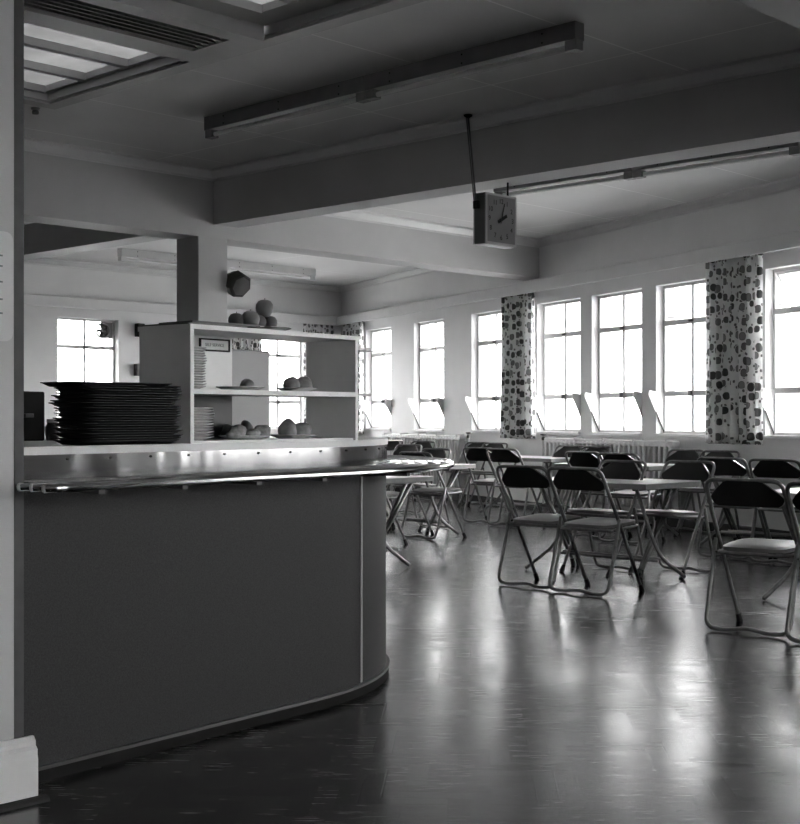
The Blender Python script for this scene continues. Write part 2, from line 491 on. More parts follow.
# beams, column
bA = struct('trim_2', box(A1, A2, A_BACK, A_END, Z_A, 3.5), MAT['beam'], 'deep ceiling beam crossing behind the hanging clock', MAB)
bm = bmesh.new()
s1, s2 = wall_s(a=B1), wall_s(a=B2)
prism(bm, [MAB.inverted() @ p for p in (ab(B_LEFT, B1), wp(s1, -.02), wp(s2, -.02), ab(B_LEFT, B2))], Z_B, 3.5)
struct('trim_3', bm, MAT['beam'], 'ceiling beam running from the pillar to the window wall', MAB)
bm = bmesh.new(); s1, s2 = wall_s(a=N1), wall_s(a=N2)
prism(bm, [MAB.inverted() @ p for p in (ab(B_LEFT, N1), wp(s1, -.02), wp(s2, -.02), ab(B_LEFT, N2))], Z_B, 3.5)
struct('trim_4', bm, MAT['beam'], 'nearest ceiling beam clipping the top right corner of the picture', MAB)
bm = box(7.73, 8.075, 9.992, 10.33, 0, Z_B+.05, 0.006)
struct('pillar', bm, MAT['beam'], 'square pale pillar rising behind the counter shelf', MAB)

# cornices
COR = [(0,0),(.075,0),(.075,-.022),(.055,-.034),(.032,-.062),(.014,-.078),(.014,-.098),(0,-.098)]
def cornice(name, p0, p1, out, label):
    bm = bmesh.new(); extrude_profile(bm, p0, p1, out, COR)
    struct(name, bm, MAT['trim'], label)
cornice('trim_5', ab(A1, N2, CEIL_HI), ab(A1, B1, CEIL_HI), -Bv, 'moulded cornice along the near face of the deep beam')
cornice('trim_6', ab(B_LEFT, B1, CEIL_HI), ab(A1, B1, CEIL_HI), -Av, 'moulded cornice above the left half of the pillar beam')
cornice('trim_7', wp(wall_s(a=N2), 0, CEIL_LO), wp(wall_s(a=B1), 0, CEIL_LO), win, 'moulded cornice above the nearer windows')
cornice('trim_8', ab(A2, B1, CEIL_LO), wp(wall_s(a=B1), 0, CEIL_LO), -Av, 'moulded cornice along the right half of the pillar beam')
cornice('trim_9', wp(wall_s(a=B2), 0, CEIL_LO), wp(S_END, 0, CEIL_LO), win, 'moulded cornice above the farther windows')
cornice('trim_10', ep(0, 0, CEIL_LO), ep(B_END-A2, 0, CEIL_LO), -Av, 'moulded cornice on the far wall right of the beam')
cornice('trim_11', ep(B_END-A1, 0, CEIL_LO), ep(B_END-B_LEFT, 0, CEIL_LO), -Av, 'moulded cornice on the far wall left of the beam')

# pelmet boards over the windows
PEL = [(.165,0),(.19,0),(.19,.135),(.18,.142),(0,.142),(0,.12),(.165,.12)]
bm = bmesh.new(); extrude_profile(bm, wp(S_BACK, 0, 2.615), wp(S_END, 0, 2.615), win, PEL)
struct('trim_12', bm, MAT['trim'], 'long pale pelmet board above the window wall curtains')
bm = bmesh.new(); extrude_profile(bm, ep(0.0, 0, 2.615), ep(B_END-B_LEFT, 0, 2.615), -Av, PEL)
struct('trim_13', bm, MAT['trim'], 'pale pelmet board on the far wall')

# ------------------------------------------------------------------ windows
def window(name, Mx, c, label, cheeks=True, vent_open=False):
    W = thing(name, label, None, Mx @ Matrix.Translation((c, 0, 0)), None, 'structure')
    x = WW/2; y = -.10
    bm = bmesh.new()
    f = .030
    bx(bm, -x, -x+f, y-.03, y+.01, WZ0, WZ1); bx(bm, x-f, x, y-.03, y+.01, WZ0, WZ1)
    bx(bm, -x+f, x-f, y-.03, y+.01, WZ0, WZ0+f); bx(bm, -x+f, x-f, y-.03, y+.01, WZ1-f, WZ1)
    zt = WZ0 + (WZ1-WZ0)*.745; zb = WZ0 + (WZ1-WZ0)*.27
    for z in (zt, zb): bx(bm, -x+f, x-f, y-.02, y+.012, z-.026, z+.026)
    bx(bm, -.017, .017, y-.025, y, WZ0+f, WZ1-f)
    obj('window_frame', bm, MAT['sash'], W)
    obj('window_pane', box(-x+.02, x-.02, y-.016, y-.012, WZ0+.02, (zt if vent_open else WZ1-.02)), MAT['pane'], W)
    obj('window_sill', box(-x-.0, x+.0, -.09, .03, WZ0-.03, WZ0+.004, .004), MAT['gloss_white'], W)
    bm = bmesh.new()
    bx(bm, -.03, .03, y+.012, y+.03, zt-.008, zt+.012); bx(bm, -.008, .008, y+.012, y+.05, zb-.03, zb+.03)
    tube(bm, [(x-.06, y+.012, zt+.05), (x-.16, y+.07, zt+.055), (x-.24, y+.012, zt+.045)], .005, 6)
    obj('latch', bm, MAT['dark_grey'], W)
    if cheeks:
        for sgn in (1, -1):
            bm = bmesh.new()
            xx = sgn*(x-.012)
            tri = [(-.095, WZ0+.01), (-.095, zb+.01), (.095, zb+.035), (.105, zb-.01)]
            n = len(tri)
            lo = [bm.verts.new((xx-.003, p, q)) for p, q in tri]; hi = [bm.verts.new((xx+.003, p, q)) for p, q in tri]
            bm.faces.new(lo); bm.faces.new(hi[::-1])
            for k in range(n): bm.faces.new((lo[k], lo[(k+1) % n], hi[(k+1) % n], hi[k]))
            ck = obj('draught_cheek', bm, MAT['white_metal'], W)
            bm = bmesh.new(); tube(bm, [(xx, -.095, WZ0+.012), (xx, .012, WZ0+.235)], .008, 6)
            obj('stay_arm', bm, MAT['dark_grey'], ck)
    if vent_open:
        bm = bmesh.new(); h = WZ1-zt-.03
        Mv = Matrix.Translation((0, y, WZ1-.03)) @ Matrix.Rotation(radians(-28), 4, 'X')
        for q in ((-x+.04, -x+.065, -.015, .01, -h, 0), (x-.065, x-.04, -.015, .01, -h, 0), (-x+.065, x-.065, -.015, .01, -h, -h+.025), (-x+.065, x-.065, -.015, .01, -.025, 0)):
            bx(bm, *q)
        bm.transform(Mv)
        vs = obj('vent_sash', bm, MAT['sash'], W)
        bm = box(-x+.05, x-.05, -.004, 0, -h+.01, -.01); bm.transform(Mv)
        obj('vent_pane', bm, MAT['pane'], vs)
    return W
WL = ['farthest window of the window wall, right of the counter shelf', 'second farthest tall window, behind the left-hand chairs',
      'tall window left of the middle patterned curtain', 'tall window right of the middle patterned curtain',
      'middle window of the three between the two long curtains', 'tall window just left of the right-hand patterned curtain',
      'window at the right edge with its top pane tilted open', 'window of the same wall beyond the right edge of the picture', 'last window of the same wall, out of the picture at right']
for k, c in enumerate(WC):
    window('window_%d' % (k+1), MW, c, WL[k], True, k == 6)
window('window_10', ME, EC[0], 'far wall window seen through the counter shelf', False)
window('window_11', ME, EC[1], 'far wall window above the stack of trays', False)

for k, c in enumerate(BC):
    window('window_%d' % (k+13), MB, c, 'window %s behind the camera, out of the picture' % ('first','second','third','fourth')[k], False)
# rooflight
sk = thing('window_12', 'flat rooflight with obscured panes at top left', None, MAB @ Matrix.Translation((0, 0, CEIL_HI)), None, 'structure')
b0, b1, a0, a1 = SK
bm = bmesh.new()
t = .07
bx(bm, b1-.02, b1+.10, a0-.1, a1+.1, -.03, 0.0); bx(bm, b0-.1, b0+.02, a0-.1, a1+.1, -.03, 0.0)
bx(bm, b0+.02, b1-.02, a1-.02, a1+.10, -.03, 0.0); bx(bm, b0+.02, b1-.02, a0-.10, a0+.02, -.03, 0.0)
bx(bm, b1-.05, b1-.02, a0, a1, -.015, .05); bx(bm, b0+.02, b0+.05, a0, a1, -.015, .05)
bx(bm, b0+.05, b1-.05, a1-.05, a1-.02, -.015, .05)
obj('rooflight_surround', bm, MAT['vent'], sk)
A_ST = (6.17, 6.88)
groups = ((A_ST[1], a1-.05), (a0+.05, A_ST[0]))
for g0, g1 in groups:
    bs = [g0, 7.05, 7.57, 8.08, g1] if g0 > 6.5 else [g0, 4.7, 5.2, 5.7, g1]
    bm = bmesh.new()
    fw = .09 if g0 > 6.5 else .24
    bx(bm, b1-fw, b1-.05, g0, g1, .04, .085); bx(bm, b0+.05, b0+.09, g0, g1, .04, .085)
    fr = obj('pane_frame', bm, MAT['vent'], sk)
    for q, a in enumerate(bs):
        w_ = .032
        lo_, hi_ = max(g0, a-w_), min(g1, a+w_)
        if q in (1,) and g0 > 6.5: lo_ = g0
        if q == 0 and g0 > 6.5: continue
        if q == 4 and g0 < 6.5: lo_ = 5.98
        obj('glazing_bar', box(b0+.09, b1-fw, lo_, hi_, .035, .085), MAT['vent'], sk)
    obj('roof_pane', box(b0+.06, b1-.06, g0+.005, g1-.005, .086, .092), MAT['roof_glass'], sk)
# louvred vent strip between the panes
lv = thing('ceiling_vent', 'long louvred ceiling vent between the rooflight panes', 'vent', MAB @ Matrix.Translation((0, 0, CEIL_HI)))
bm = bmesh.new()
v0, v1 = b0+.05, b1-.06
s0, s1 = 6.30, 6.66
bx(bm, v0, v1, A_ST[0], s0, -.055, -.03); bx(bm, v0, v1, s1, A_ST[1], -.055, -.03)
bx(bm, v1-.16, v1, s0, s1, -.055, -.03); bx(bm, v0, v0+.16, s0, s1, -.055, -.03)
bx(bm, v0, v1, A_ST[0], A_ST[0]+.02, -.03, .07); bx(bm, v0, v1, A_ST[1]-.02, A_ST[1], -.03, .07)
bx(bm, v1-.02, v1, A_ST[0]+.02, A_ST[1]-.02, -.03, .07); bx(bm, v0, v0+.02, A_ST[0]+.02, A_ST[1]-.02, -.03, .07)
obj('vent_frame', bm, MAT['vent'], lv)
bm = bmesh.new()
for q in range(6):
    a = s0 + (q+.5)*(s1-s0)/6
    sl = box(v0+.16, v1-.16, -.026, .026, -.003, .003); sl.transform(Matrix.Translation((0, a, -.035)) @ Matrix.Rotation(radians(38), 4, 'X'))
    me = bpy.data.meshes.new('tmp'); sl.to_mesh(me); sl.free(); bm.from_mesh(me); bpy.data.meshes.remove(me)
obj('vent_slats', bm, MAT['fitting'], lv)
obj('vent_backing', box(v0+.03, v1-.03, A_ST[0]+.03, A_ST[1]-.03, .05, .06), MAT['void'], lv)

# ------------------------------------------------------------------ curtains
def curtain(Mx, x0, x1, z0, z1, label, flare=0.05, seed=1, y=.112, gather=1.8):
    r = random.Random(seed)
    bm = bmesh.new(); uvl = bm.loops.layers.uv.new('UVMap')
    nx, nz = 90, 26
    folds = max(3, int((x1-x0)/0.115)); ph = r.random()*6
    grid = []; uu = []
    for jz in range(nz+1):
        tz = jz/nz; z = z1 + (z0-z1)*tz
        row = []; u = 0; prev = None; ur = []
        for ix in range(nx+1):
            tx = ix/nx
            xx = x0 + (x1-x0)*tx
            xx += (0.5-tx)*flare*sin(pi*min(1, tz*1.1))*.6 + (tx-.5)*flare*tz*.5
            amp = .046*(.75 + .25*sin(5*tx+ph)) * (.8+.3*tz)
            th = 2*pi*folds*tx + ph + .5*sin(3.1*tx+ph)
            yy = y + amp*sin(th) + .010*sin(2.3*th+1.3*tz+ph)
            xx += .010*cos(th*1.0)
            p = Vector((xx, yy, z + .006*sin(th)*(tz > .98)))
            if prev is not None: u += sqrt((p.x-prev.x)**2 + ((p.y-prev.y))**2)
            prev = p; row.append(bm.verts.new(p)); ur.append(u)
        grid.append(row); uu.append(ur)
    for jz in range(nz):
        for ix in range(nx):
            f = bm.faces.new((grid[jz][ix], grid[jz+1][ix], grid[jz+1][ix+1], grid[jz][ix+1]))
            idx = ((jz, ix), (jz+1, ix), (jz+1, ix+1), (jz, ix+1))
            for lp, (a, b) in zip(f.loops, idx):
                lp[uvl].uv = (uu[nz//2][b] + seed*3.37, (z1-z0)*a/nz)
    o = obj('curtain', bm, MAT['curtain'], None, Mx, True)
    so = o.modifiers.new('thickness', 'SOLIDIFY'); so.thickness = .004
    return tag(o, label, 'curtain', 'patterned curtains under the pelmet')
curtain(MW, 17.71, 18.50, .86, 2.638, 'patterned curtain with dark blotches hanging in the middle of the window wall', .06, 1)
curtain(MW, 13.55, 14.37, .865, 2.638, 'patterned curtain nearest the right edge, beside the tilted window', .03, 2)
curtain(MW, 23.10, 23.82, .86, 2.638, 'patterned curtain in the far corner, right of the counter shelf', .02, 3)
curtain(ME, .30, .95, .86, 2.638, 'patterned curtain on the far wall, its top showing just above the shelf', .02, 4)
curtain(ME, 1.80, 2.42, .86, 2.638, 'patterned curtain on the far wall glimpsed through the upper shelf', .02, 5)

# ------------------------------------------------------------------ radiators
def radiator(x0, x1, label):
    R = thing('radiator', label, 'radiator', MW @ Matrix.Translation((x0, 0, 0)), 'radiators below the windows')
    L = x1-x0; y0, y1 = .07, .17; z0, z1 = .16, .875
    bm = bmesh.new(); n = int(L/.088)
    for k in range(n):
        c = (k+.5)*L/n
        bx(bm, c-.026, c+.026, y0, y1, z0+.01, z1-.02, .014)
    bx(bm, 0, L, y0+.02, y1-.02, z0, z0+.05); bx(bm, 0, L, y0, y0+.01, z0+.05, z1-.06); bx(bm, 0, L, y0+.005, y1-.005, z1-.06, z1, .01)
    for k in range(5):
        c = .1 + k*(L-.2)/4
        bx(bm, c-.012, c+.012, y0-.02, y1+.006, z1-.02, z1+.016)
    obj('radiator_columns', bm, MAT['radiator'], R)
    for c in (.25, L-.25): obj('radiator_foot', box(c-.02, c+.02, y0, y1, 0, z0+.02), MAT['radiator'], R)
    return R
def riser(s, label):
    R = thing('heating_pipe', label, 'pipe', MW @ Matrix.Translation((s, 0, 0)), 'radiator pipes')
    bm = bmesh.new(); tube(bm, [(0,.10,0),(0,.10,.90)], .013, 8); tube(bm, [(0,.10,.80),(-.10 if s < 18 else .1,.10,.80)], .012, 8)
    obj('pipe', bm, MAT['radiator'], R)
    bm = bmesh.new(); lathe(bm, [(0,0),(.02,0),(.022,.03),(.012,.04),(.012,.055),(.034,.06),(.036,.075),(0,.08)], 12, (0,.10,.845))
    obj('valve', bm, MAT['dark_grey'], R)
radiator(19.60, 22.2, 'ribbed column radiator under the far left windows, behind the counter end')
radiator(14.85, 17.40, 'ribbed column radiator under the windows left of the right-hand curtain')
riser(19.47, 'thin heating pipe with valve at the right end of the far radiator')
riser(17.52, 'thin heating pipe with valve at the left end of the near radiator')

# ------------------------------------------------------------------ serving counter
EA = atan2(.788, .616)
P0 = Vector((-1.110, 4.077)); E2 = Vector((.616, .788)); N2v = Vector((-.788, .616))
E2.normalize(); N2v.normalize()
RA = 1.2; T_ARC = 1.29; DEP = 1.2
def path(off, t0=-.115, back=.0, na=28, t_step=.25):
    """counter front line offset outwards (towards the room) by off"""
    pts = []
    t = t0
    while t < T_ARC-1e-6:
        p = P0 + E2*t - N2v*off; pts.append((p.x, p.y)); t += t_step
    c = P0 + E2*T_ARC + N2v*RA
    for k in range(na+1):
        th = (pi/2)*k/na
        d = (-N2v*cos(th) + E2*sin(th))*(RA+off)
        p = c + d; pts.append((p.x, p.y))
    return pts
def ribbon(bm, off0, off1, z0, z1, t0=-.115, back=.0):
    a = path(off0, t0, back); b = path(off1, t0, back)
    q = [[bm.verts.new((p[0], p[1], z)) for p in pp] for pp, z in ((a, z0), (b, z0), (b, z1), (a, z1))]
    n = len(a)
    for i in range(n-1):
        for k in range(4):
            k2 = (k+1) % 4
            bm.faces.new((q[k][i], q[k][i+1], q[k2][i+1], q[k2][i]))
    bm.faces.new([q[k][0] for k in range(4)]); bm.faces.new([q[k][-1] for k in range(3, -1, -1)])
    return bm
ctr = thing('serving_counter', 'long serving counter with dark front, rounded end and steel rim', 'counter', Matrix.Identity(4))
Z_TOP = 1.022
obj('front_panel', ribbon(bmesh.new(), -.03, 0, .045, .92), MAT['laminate'], ctr, None, 40)
obj('plinth', ribbon(bmesh.new(), -.03, .012, 0, .045), MAT['plinth'], ctr, None, 40)
bm = ribbon(bmesh.new(), 0, .016, .036, .047)
tag(obj('plinth_bead', bm, MAT['dark_grey'], ctr, None, 40))
# vertical joint strip near the curve
js = None
pp = path(0)
c_arc = P0 + E2*T_ARC + N2v*RA
th = radians(15)
d = -N2v*cos(th) + E2*sin(th); tg = E2*cos(th) + N2v*sin(th)
q0 = c_arc + d*(RA-.004); q1 = c_arc + d*(RA+.004)
bm = prism(bmesh.new(), [q0-tg*.006, q0+tg*.006, q1+tg*.006, q1-tg*.006], .05, .915)
obj('joint_strip', bm, MAT['fridge'], ctr)
fas = obj('steel_fascia', ribbon(bmesh.new(), -.02, .004, .905, Z_TOP-.025), MAT['steel'], ctr, None, 40)
# rivets along fascia
rv = None
def rivet(x, y, z):
    global rv
    if rv is None:
        b = bmesh.new(); bmesh.ops.create_icosphere(b, subdivisions=1, radius=.0045)
        rv = obj('rivet', b, MAT['dark_grey'], fas); o = rv
    else:
        o = rv.copy(); COL.objects.link(o); o.parent = fas
    o.location = (x, y, z)
fp = path(.004, -.115, .1, 40, .05)
acc = 0; nextd = .06
for i in range(1, len(fp)):
    a, b = Vector(fp[i-1]), Vector(fp[i]); L = (b-a).length
    while acc + L > nextd:
        p = a + (b-a)*((nextd-acc)/L); nn = Vector(((b-a).y, -(b-a).x)).normalized()
        for z in (.918, .983):
            rivet(p.x+nn.x*.002, p.y+nn.y*.002, z)
        nextd += .17
    acc += L
# worktop
front = path(.008); backp = path(-DEP+.05, -.115, .35)
ring = front + [((P0-E2*.115+N2v*DEP).x + 0.0, (P0-E2*.115+N2v*DEP).y)][:0]
e1 = P0 + E2*(T_ARC+.1) + N2v*(DEP+.35); e0 = P0 - E2*.115 + N2v*DEP
ring = front + [tuple(c_arc + E2*.2), tuple(e0)]
seen = []; 
for p in ring:
    if not seen or (Vector(p)-Vector(seen[-1])).length > 1e-4: seen.append(p)
obj('worktop', prism(bmesh.new(), seen, Z_TOP-.025, Z_TOP), MAT['board'], ctr)
# inner carcass wall so the counter is solid from the kitchen side
bm = prism(bmesh.new(), [P0-E2*.11+N2v*(DEP-.08), P0+E2*(T_ARC+1.1)+N2v*(DEP-.08), P0+E2*(T_ARC+1.1)+N2v*(DEP-.05), P0-E2*.11+N2v*(DEP-.05)], 0, Z_TOP-.025)
obj('rear_panel', bm, MAT['fridge'], ctr)
# tray slide: five tubes on brackets
for k, off in enumerate((.055, .112, .170, .228, .285)):
    t0 = -.11 if off < .14 else -.185
    pts = [(p[0], p[1], .912) for p in path(off, t0, .3, 30, .12)]
    bm = tube(bmesh.new(), pts, .0125 if k < 4 else .014, 8)
    obj('tray_rail', bm, MAT['chrome'], ctr, None, True)
def bracket(t=None, th=None):
    if th is None:
        p = P0 + E2*t; out = -N2v; tg = E2
    else:
        out = -N2v*cos(th) + E2*sin(th); tg = E2*cos(th)+N2v*sin(th); p = c_arc + out*RA
    bm = bmesh.new()
    a = p + out*.0; b = p + out*.285
    prism(bm, [a-tg*.012, b-tg*.012, b+tg*.012, a+tg*.012], .888, .899)
    obj('rail_bracket', bm, MAT['dark_grey'], ctr)
for t in (.02, .35, .68, 1.01): bracket(t)
for th in (.15, .52, .9, 1.3): bracket(None, th)

# ------------------------------------------------------------------ display shelf on the counter
UF = P0 + E2*.665 + N2v*.03
MU = frame(UF.x, UF.y, Z_TOP, EA)
UW, UD, UH = .905, .264, .414
U = thing('display_shelf', 'white open two-tier display shelf standing on the counter', 'shelf', MU)
th_ = .017
obj('side_panel', box(0, th_, 0, UD, 0, UH-th_), MAT['shelf'], U)
obj('side_panel', box(UW-th_, UW, 0, UD, 0, UH-th_), MAT['shelf'], U)
obj('top_board', box(-.004, UW+.004, -.004, UD+.004, UH-th_, UH), MAT['shelf'], U)
obj('shelf_board', box(th_, UW-th_, .0, UD, .172, .190), MAT['shelf'], U)
obj('base_board', box(th_, UW-th_, .012, UD, 0, .008), MAT['shelf'], U)
tag(obj('back_panel', box(th_, .452, UD-.012, UD, .190, UH-th_), MAT['shelf'], U))
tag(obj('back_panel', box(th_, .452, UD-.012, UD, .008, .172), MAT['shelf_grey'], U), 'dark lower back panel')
for z in (UH-.055, .176):
    pts = [(UW, .0), (UW+.10, .012), (UW+.135, .05), (UW+.15, .12), (UW+.15, UD), (UW, UD)]
    obj('end_shelf', prism(bmesh.new(), pts, z, z+.012), MAT['acrylic'], U)
# sign
sg = thing('framed_sign', 'small black-framed white sign at the upper left of the display shelf', 'sign', MU @ Matrix.Translation((.352, UD-.016, .363)))
bm = bmesh.new()
hw, hh = .078, .024
bx(bm, -hw, hw, -.008, 0, hh-.006, hh); bx(bm, -hw, hw, -.008, 0, -hh, -hh+.006); bx(bm, -hw, -hw+.006, -.008, 0, -hh+.006, hh-.006); bx(bm, hw-.006, hw, -.008, 0, -hh+.006, hh-.006)
obj('sign_frame', bm, MAT['black'], sg)
obj('sign_card', box(-hw+.006, hw-.006, -.004, 0, -hh+.006, hh-.006), MAT['paper'], sg)
def text_mesh(body, size):
    cu = bpy.data.curves.new('lettering', 'FONT'); cu.body = body; cu.size = size
    cu.align_x = 'CENTER'; cu.align_y = 'CENTER'; cu.extrude = 0.0006
    o = bpy.data.objects.new('lettering', cu); COL.objects.link(o)
    dg = bpy.context.evaluated_depsgraph_get(); dg.update()
    me = bpy.data.meshes.new_from_object(o.evaluated_get(dg))
    bpy.data.objects.remove(o); bpy.data.curves.remove(cu)
    me.materials.clear()
    return me
me = text_mesh('SELF SERVICE', .017)
me.transform(Matrix.Translation((0, -.0046, 0)) @ Matrix.Rotation(pi/2, 4, 'X'))
link('sign_lettering', me, MAT['ink'], sg)

def dup(root, M, label=None, group=None):
    r = root.copy(); COL.objects.link(r); r.matrix_world = M
    if label: r['label'] = label
    if group: r['group'] = group
    for ch in list(root.children):
        c = ch.copy(); COL.objects.link(c); c.parent = r
        for g in list(ch.children):
            d = g.copy(); COL.objects.link(d); d.parent = c
    return r

# stacks of plates on the shelf
def plate_bm(r, h=.012):
    return lathe(bmesh.new(), [(0, .0), (r*.6, 0), (r*.66, .002), (r*.98, h-.001), (r, h), (r*.97, h+.002), (r*.66, .006), (r*.6, .004), (0, .004)], 28)
pm1 = obj('plate', plate_bm(.082), MAT['china'], None, None, 50)
def stack(src, x, y, z, n, dz, label, top_label, group, first):
    for k in range(n):
        o = src if (k == 0 and first) else src.copy()
        if not (k == 0 and first): COL.objects.link(o)
        o.matrix_world = MU @ Matrix.Translation((x+rnd.uniform(-.003,.003), y+rnd.uniform(-.003,.003), z+k*dz))
        tag(o, top_label if k == n-1 else label, 'plate', group)
stack(pm1, .105, .15, .190, 16, .0092, 'white plate in the tall stack on the middle shelf, below its top plate', 'topmost white plate of the tall stack on the middle shelf', 'plates stacked on the middle shelf', True)
pm2 = obj('plate', plate_bm(.098), MAT['china'], None, None, 50)
stack(pm2, .122, .15, .008, 12, .0094, 'white plate in the low stack on the bottom shelf, under its top plate', 'topmost white plate of the low stack at the bottom left of the shelf', 'plates stacked on the lowest shelf', True)

def dish(x, y, z, r, label, mat='china'):
    o = obj('plate', plate_bm(r, .014), MAT[mat], None, MU @ Matrix.Translation((x, y, z)), 50)
    return tag(o, label, 'plate')
dish(.379, .135, .190, .092, 'white plate holding a single bun on the middle shelf')
dish(.690, .135, .190, .082, 'white plate holding two buns on the middle shelf')
dish(.400, .135, .008, .100, 'white plate of filled pastries on the bottom shelf')
dish(.668, .135, .008, .095, 'white plate of buns at the right of the bottom shelf')
dish(.485, .13, UH, .115, 'white plate of round fruit on top of the display shelf')
def lump(name, x, y, z, rx, ry, rz, mat, label, cat, group=None, seed=0, rough=.06, rot=0):
    bm = bmesh.new(); bmesh.ops.create_icosphere(bm, subdivisions=3, radius=1)
    r = random.Random(seed); ph = [r.uniform(0, 6) for _ in range(6)]
    for v in bm.verts:
        c = v.co
        k = 1 + rough*(sin(2.3*c.x+ph[0])*cos(2.1*c.y+ph[1]) + .5*sin(4.7*c.z+ph[2]+2*c.x))
        if c.z < -.45: c.z = -.45 - (-.45-c.z)*.25
        v.co = Vector((c.x*rx*k, c.y*ry*k, (c.z+.585)*rz*k))
    for v in bm.verts:
        if v.co.z < 0: v.co.z = 0
    o = obj(name, bm, MAT[mat], None, MU @ Matrix.Translation((x, y, z)) @ Matrix.Rotation(rot, 4, 'Z'), True)
    return tag(o, label, cat, group)
pz = .194
lump('bun', .405, .125, pz, .030, .028, .026, 'bun', 'small round bun alone on its plate on the middle shelf', 'bun', None, 1)
lump('bun', .648, .125, pz, .036, .034, .037, 'bun', 'left round bun of the pair on the middle shelf', 'bun', 'buns on the shelf plates', 2)
lump('bun', .728, .135, pz, .042, .034, .040, 'bun', 'right, lumpier bun of the pair on the middle shelf', 'bun', 'buns on the shelf plates', 3, .12)
pz = .012
lump('bun', .620, .12, pz, .038, .036, .044, 'bun', 'taller left bun on the bottom right plate', 'bun', 'buns on the bottom right plate', 4)
lump('bun', .702, .125, pz, .042, .036, .036, 'bun', 'flatter right bun on the bottom right plate', 'bun', 'buns on the bottom right plate', 5, .12)
for k, (x, y, rx, ry, rz, m, lb_) in enumerate(((.318, .10, .040, .026, .028, 'pastry', 'leftmost pale pastry on the bottom shelf plate'),
        (.385, .09, .046, .026, .024, 'pastry', 'front pale pastry in the middle of the bottom shelf plate'),
        (.455, .10, .044, .026, .030, 'pastry', 'pale pastry at the right of the bottom shelf plate'),
        (.360, .17, .044, .028, .032, 'fruit_b', 'dark pastry at the back left of the bottom shelf plate'),
        (.450, .17, .050, .028, .040, 'fruit_b', 'dark pastry at the back right of the bottom shelf plate'))):
    lump('pastry', x, y, pz, rx, ry, rz, m, lb_, 'pastry', 'pastries on the bottom shelf', 10+k, .2, rnd.uniform(-.5, .5))
def fruit(x, y, z, r, mat, label):
    F = thing('apple', label, 'fruit', MU @ Matrix.Translation((x, y, z)), 'fruit on the top plate')
    bm = lathe(bmesh.new(), [(0, .06*r), (.25*r, .0), (.55*r, .08*r), (.9*r, .55*r), (r, 1.0*r), (.95*r, 1.4*r), (.7*r, 1.78*r), (.4*r, 1.92*r), (.15*r, 1.86*r), (0, 1.74*r)], 24)
    obj('apple_flesh', bm, MAT[mat], F, None, True)
    obj('stem', tube(bmesh.new(), [(0, 0, 1.72*r), (.05*r, 0, 1.95*r), (.12*r, .05*r, 2.12*r)], .0016, 6), MAT['dark_trim'], F)
fz = UH+.006
fruit(.352, .13, fz, .030, 'fruit_b', 'dark round fruit at the left end of the top plate')
fruit(.396, .10, fz, .035, 'fruit', 'large pale fruit second from left on the top plate')
fruit(.462, .12, fz, .029, 'fruit_b', 'small fruit in the middle of the top plate')
fruit(.532, .13, fz, .030, 'fruit_b', 'small dark fruit at the right end of the top plate')
fruit(.498, .125, fz+.052, .034, 'fruit', 'fruit perched on top of the others on the top plate')
# flat things on top of the shelf
o = obj('tray', box(.01, .30, .02, .27, UH, UH+.007, .002), MAT['dark_grey'], None, MU); tag(o, 'flat dark tray lying on the left end of the shelf top', 'tray')
bm = box(.05, .37, .03, .22, 0, .010, .002); bm.transform(Matrix.Rotation(radians(-4), 4, 'Z'))
o = obj('folder', bm, MAT['dark_grey'], None, MU @ Matrix.Translation((0, .02, UH+.007))); tag(o, 'grey folder on the flat tray on top of the shelf', 'folder')

# ------------------------------------------------------------------ stack of trays
def tray_bm(L, W):
    bm = bmesh.new()
    def rr(l, w, r, z):
        pts = []
        for cx, cy, a0 in ((l/2-r, w/2-r, 0), (-l/2+r, w/2-r, 90), (-l/2+r, -w/2+r, 180), (l/2-r, -w/2+r, 270)):
            for k in range(5):
                a = radians(a0+22.5*k); pts.append((cx+r*cos(a), cy+r*sin(a), z))
        return [bm.verts.new(p) for p in pts]
    R = [rr(L-.05, W-.05, .03, 0), rr(L-.012, W-.012, .04, .011), rr(L, W, .045, .012), rr(L, W, .045, .0145), rr(L-.014, W-.014, .04, .0138), rr(L-.056, W-.056, .03, .0045)]
    for a, b in zip(R[:-1], R[1:]):
        n = len(a)
        for k in range(n): bm.faces.new((a[k], a[(k+1) % n], b[(k+1) % n], b[k]))
    bm.faces.new(R[0][::-1]); bm.faces.new(R[-1])
    return bm
TC = P0 + E2*.452 + N2v*.150
tr0 = obj('tray', tray_bm(.415, .215), MAT['tray'], None, None, 40)
z = Z_TOP
for k in range(24):
    o = tr0 if k == 0 else tr0.copy()
    if k: COL.objects.link(o)
    jx, jy, jr = rnd.uniform(-.012,.012), rnd.uniform(-.010,.010), rnd.uniform(-2.4,2.4)
    if k in (15, 16): jx -= .016; jr += 1.5
    tilt = 0
    lab = 'dark serving tray within the tall tray stack, beneath the skewed top one'
    if k == 23:
        jx -= .045; jr = -9; lab = 'skewed topmost dark tray of the tall stack on the counter'
    o.matrix_world = frame(TC.x, TC.y, z, EA) @ Matrix.Translation((jx, jy, 0)) @ Matrix.Rotation(radians(jr), 4, 'Z')
    tag(o, lab, 'tray', 'trays stacked on the counter')
    z += .0083

